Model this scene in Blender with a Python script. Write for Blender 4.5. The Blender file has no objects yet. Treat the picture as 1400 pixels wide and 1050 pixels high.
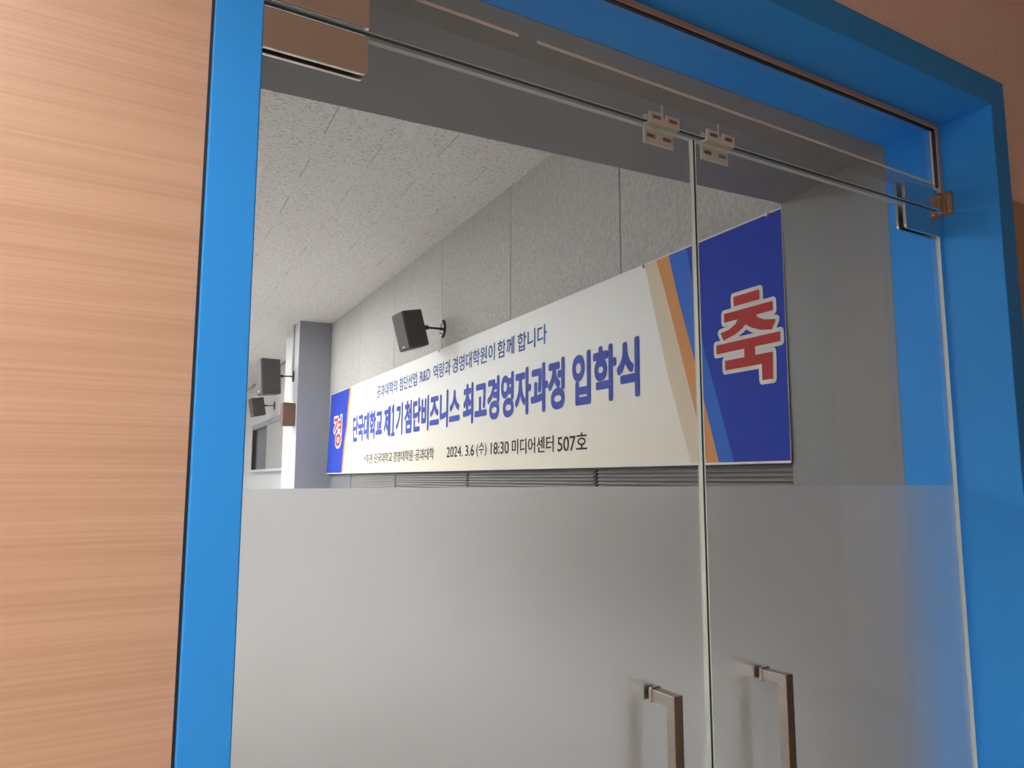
import bpy, bmesh, math, random
from mathutils import Vector, Matrix
random.seed(7)
S = bpy.context.scene
COL = S.collection
rad = math.radians

# ------------------------------------------------------------------ camera
CAM_Z = 1.45
cam_d = bpy.data.cameras.new('camera'); cam = bpy.data.objects.new('camera', cam_d); COL.objects.link(cam)
cam_d.sensor_width = 36.0; cam_d.lens = 36.0 * 1031.9 / 1400.0; cam_d.clip_start = 0.02
cam.location = (0, 0, CAM_Z)
_p, _r, _y = rad(7.1587), rad(0.0412), rad(30.556)
_fw = Vector((math.sin(_y) * math.cos(_p), math.cos(_y) * math.cos(_p), math.sin(_p)))
_rt = Vector((math.cos(_y), -math.sin(_y), 0)); _up = _rt.cross(_fw)
_rt2 = _rt * math.cos(_r) + _up * math.sin(_r); _up2 = -_rt * math.sin(_r) + _up * math.cos(_r)
cam.matrix_world = Matrix((( _rt2.x, _up2.x, -_fw.x, 0), (_rt2.y, _up2.y, -_fw.y, 0), (_rt2.z, _up2.z, -_fw.z, CAM_Z), (0, 0, 0, 1)))
S.camera = cam
# ------------------------------------------------------------------ world, exposure
w = bpy.data.worlds.new('world'); S.world = w; w.use_nodes = True
w.node_tree.nodes['Background'].inputs[0].default_value = (0.6, 0.62, 0.65, 1)
w.node_tree.nodes['Background'].inputs[1].default_value = 0.02
S.view_settings.view_transform = 'Standard'; S.view_settings.look = 'None'
S.view_settings.exposure = 0.0; S.view_settings.gamma = 1.0; S.view_settings.use_curve_mapping = False
S.cycles.max_bounces = 14; S.cycles.diffuse_bounces = 6; S.cycles.transmission_bounces = 12
S.cycles.transparent_max_bounces = 24; S.cycles.sample_clamp_indirect = 40.0
# lamp strengths (each lamp is built further down; both corridor ones are added)
ROOM_LAMP = 70.0
HALL_FILL = 108.0
CAN_FILL = 1170.0
HALL_FILL_COL = (1.0, 0.88, 0.81)
CAN_FILL_COL = (1.0, 0.94, 0.88)
ROOM_LAMP_COL = (1.0, 0.988, 0.975)

# ------------------------------------------------------------------ frames of reference
TH = rad(3.9586)                      # the room is turned a little against the corridor
EX = Vector((math.cos(TH), -math.sin(TH), 0)); EY = Vector((math.sin(TH), math.cos(TH), 0))
def RM(x, y, z):                      # room coordinates (z above the camera height) -> world
    v = EX * x + EY * y; return Vector((v.x, v.y, CAM_Z + z))
RROT = -TH

# ------------------------------------------------------------------ materials
def new_mat(name):
    m = bpy.data.materials.new(name); m.use_nodes = True
    nt = m.node_tree; nt.nodes.clear()
    out = nt.nodes.new('ShaderNodeOutputMaterial')
    return m, nt, out
def N(nt, t, **kw):
    n = nt.nodes.new(t)
    for k, v in kw.items(): setattr(n, k, v)
    return n
def pbr(name, col, rough=0.5, metal=0.0, spec=0.5, coat=0.0):
    m, nt, out = new_mat(name)
    b = N(nt, 'ShaderNodeBsdfPrincipled')
    b.inputs['Base Color'].default_value = (*col, 1); b.inputs['Roughness'].default_value = rough
    b.inputs['Metallic'].default_value = metal; b.inputs['Specular IOR Level'].default_value = spec
    b.inputs['Coat Weight'].default_value = coat
    nt.links.new(b.outputs[0], out.inputs[0])
    return m
def noise_pbr(name, c1, c2, scale=(1, 1, 1), nscale=5.0, detail=6.0, lo=0.35, hi=0.65, rough=0.6, bump=0.0, bdist=0.002, rot=(0, 0, 0), spec=0.5):
    m, nt, out = new_mat(name)
    b = N(nt, 'ShaderNodeBsdfPrincipled'); b.inputs['Roughness'].default_value = rough; b.inputs['Specular IOR Level'].default_value = spec
    g = N(nt, 'ShaderNodeNewGeometry'); mp = N(nt, 'ShaderNodeMapping'); mp.inputs['Scale'].default_value = scale; mp.inputs['Rotation'].default_value = rot
    t = N(nt, 'ShaderNodeTexNoise'); t.inputs['Scale'].default_value = nscale; t.inputs['Detail'].default_value = detail
    r = N(nt, 'ShaderNodeValToRGB'); r.color_ramp.elements[0].position = lo; r.color_ramp.elements[1].position = hi
    r.color_ramp.elements[0].color = (*c1, 1); r.color_ramp.elements[1].color = (*c2, 1)
    L = nt.links.new
    L(g.outputs['Position'], mp.inputs[0]); L(mp.outputs[0], t.inputs[0]); L(t.outputs[0], r.inputs[0]); L(r.outputs[0], b.inputs['Base Color'])
    if bump:
        bp = N(nt, 'ShaderNodeBump'); bp.inputs['Strength'].default_value = bump; bp.inputs['Distance'].default_value = bdist
        L(t.outputs[0], bp.inputs['Height']); L(bp.outputs[0], b.inputs['Normal'])
    L(b.outputs[0], out.inputs[0])
    return m
def emit(name, col, s):
    m, nt, out = new_mat(name)
    e = N(nt, 'ShaderNodeEmission'); e.inputs[0].default_value = (*col, 1); e.inputs[1].default_value = s
    nt.links.new(e.outputs[0], out.inputs[0]); return m

def glass_mat():
    m, nt, out = new_mat('clear_glass'); L = nt.links.new
    t = N(nt, 'ShaderNodeBsdfTransparent'); t.inputs[0].default_value = (0.972, 0.976, 0.974, 1)
    g = N(nt, 'ShaderNodeBsdfGlossy'); g.inputs['Roughness'].default_value = 0.0; g.inputs[0].default_value = (1, 1, 1, 1)
    lw = N(nt, 'ShaderNodeLayerWeight'); pw = N(nt, 'ShaderNodeMath', operation='POWER'); pw.inputs[1].default_value = 5.0
    f = N(nt, 'ShaderNodeMath', operation='MULTIPLY_ADD'); f.inputs[1].default_value = 0.96; f.inputs[2].default_value = 0.035
    L(lw.outputs['Facing'], pw.inputs[0]); L(pw.outputs[0], f.inputs[0])
    mx = N(nt, 'ShaderNodeMixShader'); L(f.outputs[0], mx.inputs[0]); L(t.outputs[0], mx.inputs[1]); L(g.outputs[0], mx.inputs[2]); L(mx.outputs[0], out.inputs[0])
    return m
def frost_mat():
    m, nt, out = new_mat('frosted_film'); L = nt.links.new
    rf = N(nt, 'ShaderNodeBsdfGlass', distribution='MULTI_GGX'); rf.inputs['IOR'].default_value = 1.35; rf.inputs['Roughness'].default_value = 0.53; rf.inputs[0].default_value = (0.985, 0.985, 0.98, 1)
    tl = N(nt, 'ShaderNodeBsdfTranslucent'); tl.inputs[0].default_value = (0.85, 0.85, 0.84, 1)
    df = N(nt, 'ShaderNodeBsdfDiffuse'); df.inputs[0].default_value = (0.8, 0.8, 0.78, 1)
    m1 = N(nt, 'ShaderNodeMixShader'); m1.inputs[0].default_value = 0.05
    m2 = N(nt, 'ShaderNodeMixShader'); m2.inputs[0].default_value = 0.015
    L(rf.outputs[0], m1.inputs[1]); L(tl.outputs[0], m1.inputs[2]); L(m1.outputs[0], m2.inputs[1]); L(df.outputs[0], m2.inputs[2]); L(m2.outputs[0], out.inputs[0])
    return m
def film_mat():                       # thin hazy plastic
    m, nt, out = new_mat('hazy_plastic'); L = nt.links.new
    t = N(nt, 'ShaderNodeBsdfTransparent'); t.inputs[0].default_value = (0.95, 0.95, 0.93, 1)
    d = N(nt, 'ShaderNodeBsdfPrincipled'); d.inputs['Base Color'].default_value = (0.42, 0.40, 0.37, 1); d.inputs['Roughness'].default_value = 0.35
    mx = N(nt, 'ShaderNodeMixShader'); mx.inputs[0].default_value = 0.13
    L(t.outputs[0], mx.inputs[1]); L(d.outputs[0], mx.inputs[2]); L(mx.outputs[0], out.inputs[0]); return m
def clip_mat():
    m, nt, out = new_mat('milky_plastic'); L = nt.links.new
    t = N(nt, 'ShaderNodeBsdfTransparent'); t.inputs[0].default_value = (0.95, 0.95, 0.92, 1)
    d = N(nt, 'ShaderNodeBsdfPrincipled'); d.inputs['Base Color'].default_value = (0.86, 0.85, 0.80, 1); d.inputs['Roughness'].default_value = 0.3
    mx = N(nt, 'ShaderNodeMixShader'); mx.inputs[0].default_value = 0.6
    L(t.outputs[0], mx.inputs[1]); L(d.outputs[0], mx.inputs[2]); L(mx.outputs[0], out.inputs[0]); return m
def wood_mat(name, base, dark):
    m, nt, out = new_mat(name); L = nt.links.new
    b = N(nt, 'ShaderNodeBsdfPrincipled'); b.inputs['Roughness'].default_value = 0.45
    g = N(nt, 'ShaderNodeNewGeometry')
    mp = N(nt, 'ShaderNodeMapping'); mp.inputs['Scale'].default_value = (1.1, 1.1, 150)
    t = N(nt, 'ShaderNodeTexNoise'); t.inputs['Scale'].default_value = 1.6; t.inputs['Detail'].default_value = 5; t.inputs['Roughness'].default_value = 0.62
    mp2 = N(nt, 'ShaderNodeMapping'); mp2.inputs['Scale'].default_value = (0.7, 0.7, 22)
    t2 = N(nt, 'ShaderNodeTexNoise'); t2.inputs['Scale'].default_value = 1.5; t2.inputs['Detail'].default_value = 3
    mixf = N(nt, 'ShaderNodeMath', operation='MULTIPLY_ADD'); mixf.inputs[1].default_value = 0.55
    m2 = N(nt, 'ShaderNodeMath', operation='MULTIPLY'); m2.inputs[1].default_value = 0.45
    r = N(nt, 'ShaderNodeValToRGB'); e = r.color_ramp.elements
    e[0].position = 0.33; e[0].color = (*dark, 1); e[1].position = 0.58; e[1].color = (*base, 1)
    L(g.outputs['Position'], mp.inputs[0]); L(g.outputs['Position'], mp2.inputs[0]); L(mp.outputs[0], t.inputs[0]); L(mp2.outputs[0], t2.inputs[0])
    L(t2.outputs[0], m2.inputs[0]); L(t.outputs[0], mixf.inputs[0]); L(m2.outputs[0], mixf.inputs[2]); L(mixf.outputs[0], r.inputs[0]); L(r.outputs[0], b.inputs['Base Color'])
    bp = N(nt, 'ShaderNodeBump'); bp.inputs['Strength'].default_value = 0.25; bp.inputs['Distance'].default_value = 0.001
    L(t.outputs[0], bp.inputs['Height']); L(bp.outputs[0], b.inputs['Normal']); L(b.outputs[0], out.inputs[0]); return m
def tile_mat():                       # fissured mineral-fibre tile
    m, nt, out = new_mat('fissured_tile'); L = nt.links.new
    b = N(nt, 'ShaderNodeBsdfPrincipled'); b.inputs['Roughness'].default_value = 0.85; b.inputs['Specular IOR Level'].default_value = 0.2
    g = N(nt, 'ShaderNodeNewGeometry'); mp = N(nt, 'ShaderNodeMapping'); mp.inputs['Rotation'].default_value = (0, 0, TH); mp.inputs['Scale'].default_value = (30, 85, 30)
    t = N(nt, 'ShaderNodeTexNoise'); t.inputs['Scale'].default_value = 1.6; t.inputs['Detail'].default_value = 2.5; t.inputs['Distortion'].default_value = 0.9
    r = N(nt, 'ShaderNodeValToRGB'); e = r.color_ramp.elements
    e[0].position = 0.37; e[0].color = (0.36, 0.345, 0.325, 1); e[1].position = 0.425; e[1].color = (0.735, 0.715, 0.685, 1)
    L(g.outputs['Position'], mp.inputs[0]); L(mp.outputs[0], t.inputs[0]); L(t.outputs[0], r.inputs[0]); L(r.outputs[0], b.inputs['Base Color'])
    bp = N(nt, 'ShaderNodeBump'); bp.inputs['Strength'].default_value = 0.2; bp.inputs['Distance'].default_value = 0.002
    L(r.outputs[0], bp.inputs['Height']); L(bp.outputs[0], b.inputs['Normal']); L(b.outputs[0], out.inputs[0]); return m
def banner_mat():                     # printed cloth: white fading to cream at the lower hem
    m, nt, out = new_mat('banner_cloth'); L = nt.links.new
    b = N(nt, 'ShaderNodeBsdfPrincipled'); b.inputs['Roughness'].default_value = 0.55; b.inputs['Specular IOR Level'].default_value = 0.3
    g = N(nt, 'ShaderNodeNewGeometry'); sx = N(nt, 'ShaderNodeSeparateXYZ')
    mr = N(nt, 'ShaderNodeMapRange'); mr.inputs[1].default_value = CAM_Z + 0.04; mr.inputs[2].default_value = CAM_Z + 0.55
    r = N(nt, 'ShaderNodeValToRGB'); e = r.color_ramp.elements
    e[0].color = (0.86, 0.80, 0.66, 1); e[1].color = (0.84, 0.85, 0.83, 1)
    L(g.outputs['Position'], sx.inputs[0]); L(sx.outputs[2], mr.inputs[0]); L(mr.outputs[0], r.inputs[0]); L(r.outputs[0], b.inputs['Base Color'])
    t = N(nt, 'ShaderNodeTexNoise'); t.inputs['Scale'].default_value = 2.2; t.inputs['Detail'].default_value = 1.0
    L(g.outputs['Position'], t.inputs[0])
    bp = N(nt, 'ShaderNodeBump'); bp.inputs['Strength'].default_value = 0.35; bp.inputs['Distance'].default_value = 0.03
    L(t.outputs[0], bp.inputs['Height']); L(bp.outputs[0], b.inputs['Normal']); L(b.outputs[0], out.inputs[0]); return m

M = {}
M['blue'] = pbr('blue_paint', (0.034, 0.325, 0.91), 0.42, spec=0.25)
M['wood'] = wood_mat('light_wood', (0.575, 0.367, 0.255), (0.485, 0.295, 0.19))
M['beige'] = noise_pbr('beige_wallpaper', (0.90, 0.69, 0.62), (0.94, 0.73, 0.65), nscale=60, rough=0.75)
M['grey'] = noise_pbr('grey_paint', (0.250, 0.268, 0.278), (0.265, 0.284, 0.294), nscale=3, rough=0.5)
M['colgrey'] = pbr('blue_grey_paint', (0.275, 0.29, 0.33), 0.5)
M['pier'] = pbr('dark_grey_paint', (0.17, 0.178, 0.205), 0.5)
M['white'] = pbr('white_paint', (0.56, 0.57, 0.585), 0.6)
M['felt'] = noise_pbr('grey_felt', (0.42, 0.41, 0.398), (0.58, 0.57, 0.552), scale=(62, 62, 46), nscale=1.0, detail=5, lo=0.30, hi=0.70, rough=0.95, bump=0.3, bdist=0.003, spec=0.1)
M['seam'] = pbr('dark_joint', (0.015, 0.015, 0.015), 0.9)
M['tile'] = tile_mat()
M['tileback'] = pbr('tile_joint', (0.16, 0.155, 0.15), 0.9)
M['carpet'] = noise_pbr('grey_carpet', (0.33, 0.32, 0.31), (0.41, 0.40, 0.385), nscale=120, rough=0.95)
M['hallfloor'] = noise_pbr('hall_floor', (0.33, 0.25, 0.19), (0.40, 0.31, 0.24), nscale=20, rough=0.35)
M['hallwall'] = noise_pbr('hall_wall', (0.52, 0.47, 0.42), (0.56, 0.51, 0.46), nscale=40, rough=0.8)
M['hallceil'] = noise_pbr('hall_ceiling', (0.62, 0.58, 0.53), (0.66, 0.62, 0.57), nscale=40, rough=0.85)
M['glass'] = glass_mat()
M['gedge'] = pbr('glass_edge', (0.012, 0.040, 0.034), 0.35, spec=0.15)
M['lit_edge'] = pbr('lit_ground_edge', (0.62, 0.70, 0.67), 0.25)  # pale tint painting the light caught in ground glass edges
M['frost'] = frost_mat()
M['haze'] = film_mat()
M['clip'] = clip_mat()
M['slot'] = pbr('slot_brown', (0.20, 0.15, 0.11), 0.6)
M['steel'] = noise_pbr('brushed_steel', (0.50, 0.46, 0.43), (0.56, 0.52, 0.49), scale=(3, 3, 300), nscale=1, rough=0.28)
for n in M['steel'].node_tree.nodes:
    if n.type == 'BSDF_PRINCIPLED': n.inputs['Metallic'].default_value = 1.0; n.inputs['Roughness'].default_value = 0.3
M['chrome'] = pbr('polished_steel', (0.80, 0.75, 0.71), 0.17, metal=1.0)
M['bronze'] = pbr('bronze_plate', (0.30, 0.20, 0.13), 0.35, metal=1.0)
M['screw'] = pbr('screw_steel', (0.60, 0.50, 0.42), 0.25, metal=1.0)
M['tan'] = pbr('tan_aluminium', (0.50, 0.38, 0.32), 0.45)
M['rubber_gap'] = pbr('gasket_gap_black', (0.015, 0.015, 0.015), 0.5)  # gasket black, also used to paint the shadow gap beside the frame
M['caulk'] = pbr('white_sealant', (0.80, 0.77, 0.72), 0.5)
M['banner'] = banner_mat()
M['hem'] = pbr('banner_hem', (0.80, 0.80, 0.80), 0.6)
M['p_tan'] = pbr('print_cream', (0.76, 0.66, 0.51), 0.65, spec=0.12)
M['p_or'] = pbr('print_orange', (0.72, 0.33, 0.13), 0.65, spec=0.12)
M['p_lb'] = pbr('print_mid_blue', (0.045, 0.18, 0.68), 0.65, spec=0.12)
M['p_db'] = pbr('print_navy', (0.024, 0.066, 0.48), 0.65, spec=0.12)
M['p_txt'] = pbr('print_royal_blue', (0.068, 0.105, 0.47), 0.65, spec=0.12)
M['p_txt1'] = pbr('print_slate_blue', (0.05, 0.13, 0.40), 0.65, spec=0.12)
M['p_blk'] = pbr('print_black', (0.03, 0.03, 0.032), 0.65, spec=0.12)
M['p_red'] = pbr('print_red', (0.50, 0.06, 0.058), 0.65, spec=0.12)
M['p_wht'] = pbr('print_white', (0.80, 0.79, 0.77), 0.65, spec=0.12)
M['spk'] = noise_pbr('black_speaker_shell', (0.052, 0.050, 0.050), (0.062, 0.060, 0.060), nscale=120, rough=0.55)
M['grille'] = noise_pbr('speaker_grille', (0.070, 0.069, 0.069), (0.085, 0.084, 0.084), nscale=120, rough=0.7)
M['black'] = pbr('black_metal', (0.02, 0.02, 0.02), 0.4, metal=0.4)
M['brown'] = pbr('brown_veneer', (0.16, 0.085, 0.06), 0.5)
M['slat'] = pbr('grey_slat', (0.36, 0.35, 0.345), 0.5)
M['pane_dark'] = pbr('dark_window_glass', (0.03, 0.033, 0.05), 0.15)
M['pane_grey'] = pbr('grey_shade_cloth', (0.33, 0.33, 0.32), 0.7)
m_, nt_, out_ = new_mat('thin_white_plastic'); a_ = N(nt_, 'ShaderNodeBsdfTranslucent'); b_ = N(nt_, 'ShaderNodeBsdfDiffuse'); c_ = N(nt_, 'ShaderNodeMixShader'); c_.inputs[0].default_value = 0.35
for q_ in (a_, b_): q_.inputs[0].default_value = (0.92, 0.92, 0.91, 1)
nt_.links.new(a_.outputs[0], c_.inputs[1]); nt_.links.new(b_.outputs[0], c_.inputs[2]); nt_.links.new(c_.outputs[0], out_.inputs[0]); M['thin_white'] = m_
M['ring'] = pbr('grommet_metal', (0.75, 0.74, 0.70), 0.3, metal=0.8)
M['lamp_trim'] = pbr('lamp_trim', (0.8, 0.8, 0.8), 0.4)
M['room_lamp'] = emit('room_lamp_glow', ROOM_LAMP_COL, ROOM_LAMP)
M['can_fill'] = emit('can_fill_glow', CAN_FILL_COL, CAN_FILL)
M['hall_fill'] = emit('hall_fill_glow', HALL_FILL_COL, HALL_FILL)

# ------------------------------------------------------------------ mesh helpers
def obj(name, verts, faces, mat, parent=None, loc=None, rotz=0.0, smooth=False):
    me = bpy.data.meshes.new(name); me.from_pydata([tuple(v) for v in verts], [], faces); me.update()
    mats = mat if isinstance(mat, (list, tuple)) else [mat]
    for m in mats: me.materials.append(m)
    if smooth:
        for p in me.polygons: p.use_smooth = True
    return inst(name, me, parent, loc, rotz)
def inst(name, me, parent=None, loc=None, rotz=0.0):
    o = bpy.data.objects.new(name, me); COL.objects.link(o)
    if parent: o.parent = parent
    if loc is not None: o.location = loc
    if rotz: o.rotation_euler = (0, 0, rotz)
    return o
def empty(name, loc=(0, 0, 0), rotz=0.0):
    o = bpy.data.objects.new(name, None); COL.objects.link(o); o.location = loc; o.rotation_euler = (0, 0, rotz); o.empty_display_size = 0.1
    return o
def tag(o, label, cat=None, group=None, kind=None):
    o['label'] = label
    if cat: o['category'] = cat
    if group: o['group'] = group
    if kind: o['kind'] = kind
    return o
BF = [(0, 3, 2, 1), (4, 5, 6, 7), (0, 1, 5, 4), (1, 2, 6, 5), (2, 3, 7, 6), (3, 0, 4, 7)]
def bv(x0, x1, y0, y1, z0, z1):
    return [(x0, y0, z0), (x1, y0, z0), (x1, y1, z0), (x0, y1, z0), (x0, y0, z1), (x1, y0, z1), (x1, y1, z1), (x0, y1, z1)]
def merge(*parts):
    V, F = [], []
    for v, f in parts:
        o = len(V); V += list(v); F += [tuple(i + o for i in q) for q in f]
    return V, F
def bevel_me(name, verts, faces, mat, w, seg=2):
    bm = bmesh.new(); vs = [bm.verts.new(v) for v in verts]
    for f in faces: bm.faces.new([vs[i] for i in f])
    bmesh.ops.recalc_face_normals(bm, faces=bm.faces)
    bmesh.ops.bevel(bm, geom=list(bm.edges), offset=w, segments=seg, profile=0.5, affect='EDGES')
    me = bpy.data.meshes.new(name); bm.to_mesh(me); bm.free(); me.materials.append(mat); return me
def box(name, b, mat, parent=None, loc=None, rotz=0.0, bevel=0.0, seg=2):
    if bevel:
        return inst(name, bevel_me(name, bv(*b), BF, mat, bevel, seg), parent, loc, rotz)
    return obj(name, bv(*b), BF, mat, parent, loc, rotz)
def prism(poly, z0, z1):
    n = len(poly); V = [(x, y, z0) for x, y in poly] + [(x, y, z1) for x, y in poly]
    F = [tuple(range(n - 1, -1, -1)), tuple(range(n, 2 * n))] + [(i, (i + 1) % n, n + (i + 1) % n, n + i) for i in range(n)]
    return V, F
def cyl(p0, p1, r, n=16, r1=None):
    p0, p1 = Vector(p0), Vector(p1); d = (p1 - p0).normalized(); a = d.orthogonal().normalized(); b = d.cross(a); r1 = r if r1 is None else r1
    V = [p0 + (a * math.cos(t) + b * math.sin(t)) * r for t in [2 * math.pi * i / n for i in range(n)]] + \
        [p1 + (a * math.cos(t) + b * math.sin(t)) * r1 for t in [2 * math.pi * i / n for i in range(n)]]
    F = [tuple(range(n - 1, -1, -1)), tuple(range(n, 2 * n))] + [(i, (i + 1) % n, n + (i + 1) % n, n + i) for i in range(n)]
    return [tuple(v) for v in V], F
def tube(pts, r, n=8):
    return merge(*[cyl(pts[i], pts[i + 1], r, n) for i in range(len(pts) - 1)])
def by_normal(o, fn):
    for p in o.data.polygons: p.material_index = fn(p)

# ------------------------------------------------------------------ key dimensions (corridor coordinates, metres)
YF = 0.967            # front of the blue frame
YG = 1.12             # front of the glass
YB = 1.268            # back of the blue frame
XL, XR = 0.19, 2.02   # clear opening
OL, OR_ = 0.13, 2.087
ZS, ZT = 2.42, 2.495  # underside and top of the frame head
def yfar(x): return (1.779 - x * math.sin(TH)) / math.cos(TH)
ZC = CAM_Z + 1.735    # room ceiling
HALL_C = 2.95
YW = 0.980            # corridor wall face

# ------------------------------------------------------------------ structure: corridor wall with the deep opening
lb = prism([(-4, YW), (OL, YW), (OL, YB), (XL, YB), (XL, yfar(XL)), (-4, yfar(-4))], 0, 3.4)
rb = prism([(OR_, YW), (5, YW), (5, yfar(5)), (XR, yfar(XR)), (XR, YB), (OR_, YB)], 0, 3.4)
tb = ([(OL, YW, ZT), (OR_, YW, ZT), (OR_, YB, ZT), (OL, YB, ZT), (OL, YW, 3.4), (OR_, YW, 3.4), (OR_, YB, 3.4), (OL, YB, 3.4)], BF)
zs0, zs1 = 2.4195, 2.369
sb = ([(XL, YB, zs0), (XR, YB, zs0), (XR, yfar(XR), zs1), (XL, yfar(XL), zs1), (XL, YB, 3.4), (XR, YB, 3.4), (XR, yfar(XR), 3.4), (XL, yfar(XL), 3.4)], BF)
V, F = merge(lb, rb, tb, sb)
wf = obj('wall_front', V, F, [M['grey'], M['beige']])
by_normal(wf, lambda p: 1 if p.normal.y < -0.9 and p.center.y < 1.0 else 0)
tag(wf, 'thick corridor wall, beige outside and grey inside the deep doorway', 'wall', kind='structure')
# wood cladding either side of the blue frame
o = box('trim_1', (-4, OL - 0.0035, 0.9765, 0.9798, 0, 2.18), M['wood']); tag(o, 'light wood panelling with fine horizontal grain left of the blue frame', 'wood panelling', kind='structure')
o = box('trim_2', (OR_ + 0.003, 5, 0.9765, 0.9798, 0, 2.18), M['wood']); tag(o, 'sliver of brown wood panelling right of the blue frame', 'wood panelling', kind='structure')
# corridor shell
o = box('floor', (-4, 5, -1.4, YB + 0.3, -0.1, 0), M['hallfloor']); tag(o, 'brown corridor floor in front of the glass doors', 'floor', kind='structure')
o = box('ceiling', (-4, 5, -1.4, YW, HALL_C, HALL_C + 0.1), M['hallceil']); tag(o, 'pale corridor ceiling above the blue door frame', 'ceiling', kind='structure')
o = box('wall_rear', (-4, 5, -1.5, -1.4, 0, HALL_C), M['hallwall']); tag(o, 'corridor wall facing the glass doors', 'wall', kind='structure')
o = box('wall_end', (-4.1, -4, -1.5, 2.0, 0, HALL_C), M['beige']); tag(o, 'near end wall of the corridor', 'wall', kind='structure')
o = box('wall_far_end', (5, 5.1, -1.5, 1.4, 0, HALL_C), M['beige']); tag(o, 'far end wall of the corridor', 'wall', kind='structure')

# ------------------------------------------------------------------ structure: blue door frame
fr = tag(empty('door_frame', (OL, YF, 0)), 'bright blue painted frame around the glass doors', 'door frame', kind='structure')
def fbox(name, b, mat, bevel=0.0015):
    x0, x1, y0, y1, z0, z1 = b
    return box(name, (x0 - OL, x1 - OL, y0 - YF, y1 - YF, z0, z1), mat, fr, bevel=bevel, seg=1)
fbox('jamb', (OL, XL, YF, YB, 0, ZS), M['blue'])
fbox('jamb', (XR, OR_, YF, YB, 0, ZS), M['blue'])
fbox('head', (OL, OR_, YF, YB, ZS, ZT), M['blue'])

fbox('shadow_gap_strip', (OL - 0.0034, OL - 0.0001, 0.9755, 0.9795, 0, ZT), M['rubber_gap'], 0.0)  # dark strip painting the shadow gap between panelling and frame
# ------------------------------------------------------------------ glazing
def pane(name, x0, x1, y0, y1, z0, z1, parent, org, c=0.0016):
    """glass sheet with ground arrises; faces clear, edges green, right and top ones painted as lit"""
    bm = bmesh.new(); vs = [bm.verts.new((a - org[0], b - org[1], d - org[2])) for a, b, d in bv(x0, x1, y0, y1, z0, z1)]
    for f in BF: bm.faces.new([vs[i] for i in f])
    bmesh.ops.recalc_face_normals(bm, faces=bm.faces)
    es = [e for e in bm.edges if any(abs(f.normal.y) > 0.9 for f in e.link_faces)]
    bmesh.ops.bevel(bm, geom=es, offset=c, segments=1, profile=0.5, affect='EDGES')
    me = bpy.data.meshes.new(name); bm.to_mesh(me); bm.free()
    for m in ('glass', 'gedge', 'lit_edge'): me.materials.append(M[m])
    for p in me.polygons:
        n = p.normal; p.material_index = 0 if abs(n.y) > 0.9 else (1 if min(n.x, n.z) < -0.9 else 2)  # edge light put into colour: right, top and arris faces pale, others dark
    return inst(name, me, parent)
def plate(name, x0, x1, z0, z1, y0, y1, corners, r, mat, parent, org):
    """flat plate in the XZ plane with chosen rounded corners (bl, br, tr, tl)"""
    pts = []
    cs = [((x0, z0), 180), ((x1, z0), 270), ((x1, z1), 0), ((x0, z1), 90)]
    for (px, pz), on, a0 in [(cs[i][0], corners[i], cs[i][1]) for i in range(4)]:
        if not on: pts.append((px, pz)); continue
        cx = px + (r if px == x0 else -r); cz = pz + (r if pz == z0 else -r)
        for k in range(7):
            a = rad(a0 + 15 * k); pts.append((cx + r * math.cos(a), cz + r * math.sin(a)))
    n = len(pts)
    V = [(x - org[0], y0 - org[1], z - org[2]) for x, z in pts] + [(x - org[0], y1 - org[1], z - org[2]) for x, z in pts]
    Fc = [tuple(range(n)), tuple(range(2 * n - 1, n - 1, -1))] + [(i, n + i, n + (i + 1) % n, (i + 1) % n) for i in range(n)]
    bm = bmesh.new(); vs = [bm.verts.new(v) for v in V]
    for f in Fc: bm.faces.new([vs[i] for i in f])
    bmesh.ops.recalc_face_normals(bm, faces=bm.faces)
    bmesh.ops.bevel(bm, geom=[e for e in bm.edges if any(abs(f.normal.y) > 0.9 for f in e.link_faces) and not all(abs(f.normal.y) > 0.9 for f in e.link_faces)], offset=0.0009, segments=2, profile=0.5, affect='EDGES')
    me = bpy.data.meshes.new(name); bm.to_mesh(me); bm.free(); me.materials.append(mat)
    return inst(name, me, parent)
T = 0.012
Z_DOOR, Z_TR = 2.168, 2.179
Z_FROST = CAM_Z - 0.0145
MID = 1.1105
def handle(parent, org, x, side):
    """square-section pull; side -1 towards the corridor, +1 into the room"""
    h = 0.0105; zt, zb = 1.067, 0.617; pr = 0.066
    ys = YG if side < 0 else YG + T + 0.0016
    ye = ys + side * pr
    def b(x0, x1, y0, y1, z0, z1): return bv(x0 - org[0], x1 - org[0], min(y0, y1) - org[1], max(y0, y1) - org[1], z0 - org[2], z1 - org[2])
    # one bent bar: C-shaped outline in the YZ plane
    y_in = ye - side * 2 * h
    prof = [(ys, zt), (ye, zt), (ye, zb), (ys, zb), (ys, zb + 2 * h), (y_in, zb + 2 * h), (y_in, zt - 2 * h), (ys, zt - 2 * h)]
    n = len(prof)
    V = [(x - h - org[0], py - org[1], pz - org[2]) for py, pz in prof] + [(x + h - org[0], py - org[1], pz - org[2]) for py, pz in prof]
    Fh = [tuple(range(n)), tuple(range(2 * n - 1, n - 1, -1))] + [(i, n + i, n + (i + 1) % n, (i + 1) % n) for i in range(n)]
    me = bevel_me('handle', V, Fh, M['steel'], 0.0012, 2)
    hd = inst('handle', me, parent)
    for zc in (zt - h, zb + h):
        me2 = bevel_me('rosette', b(x - h - 0.0022, x + h + 0.0022, ys, ys + side * 0.007, zc - h - 0.0022, zc + h + 0.0022), BF, M['steel'], 0.001, 1)
        inst('rosette', me2, hd)
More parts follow.
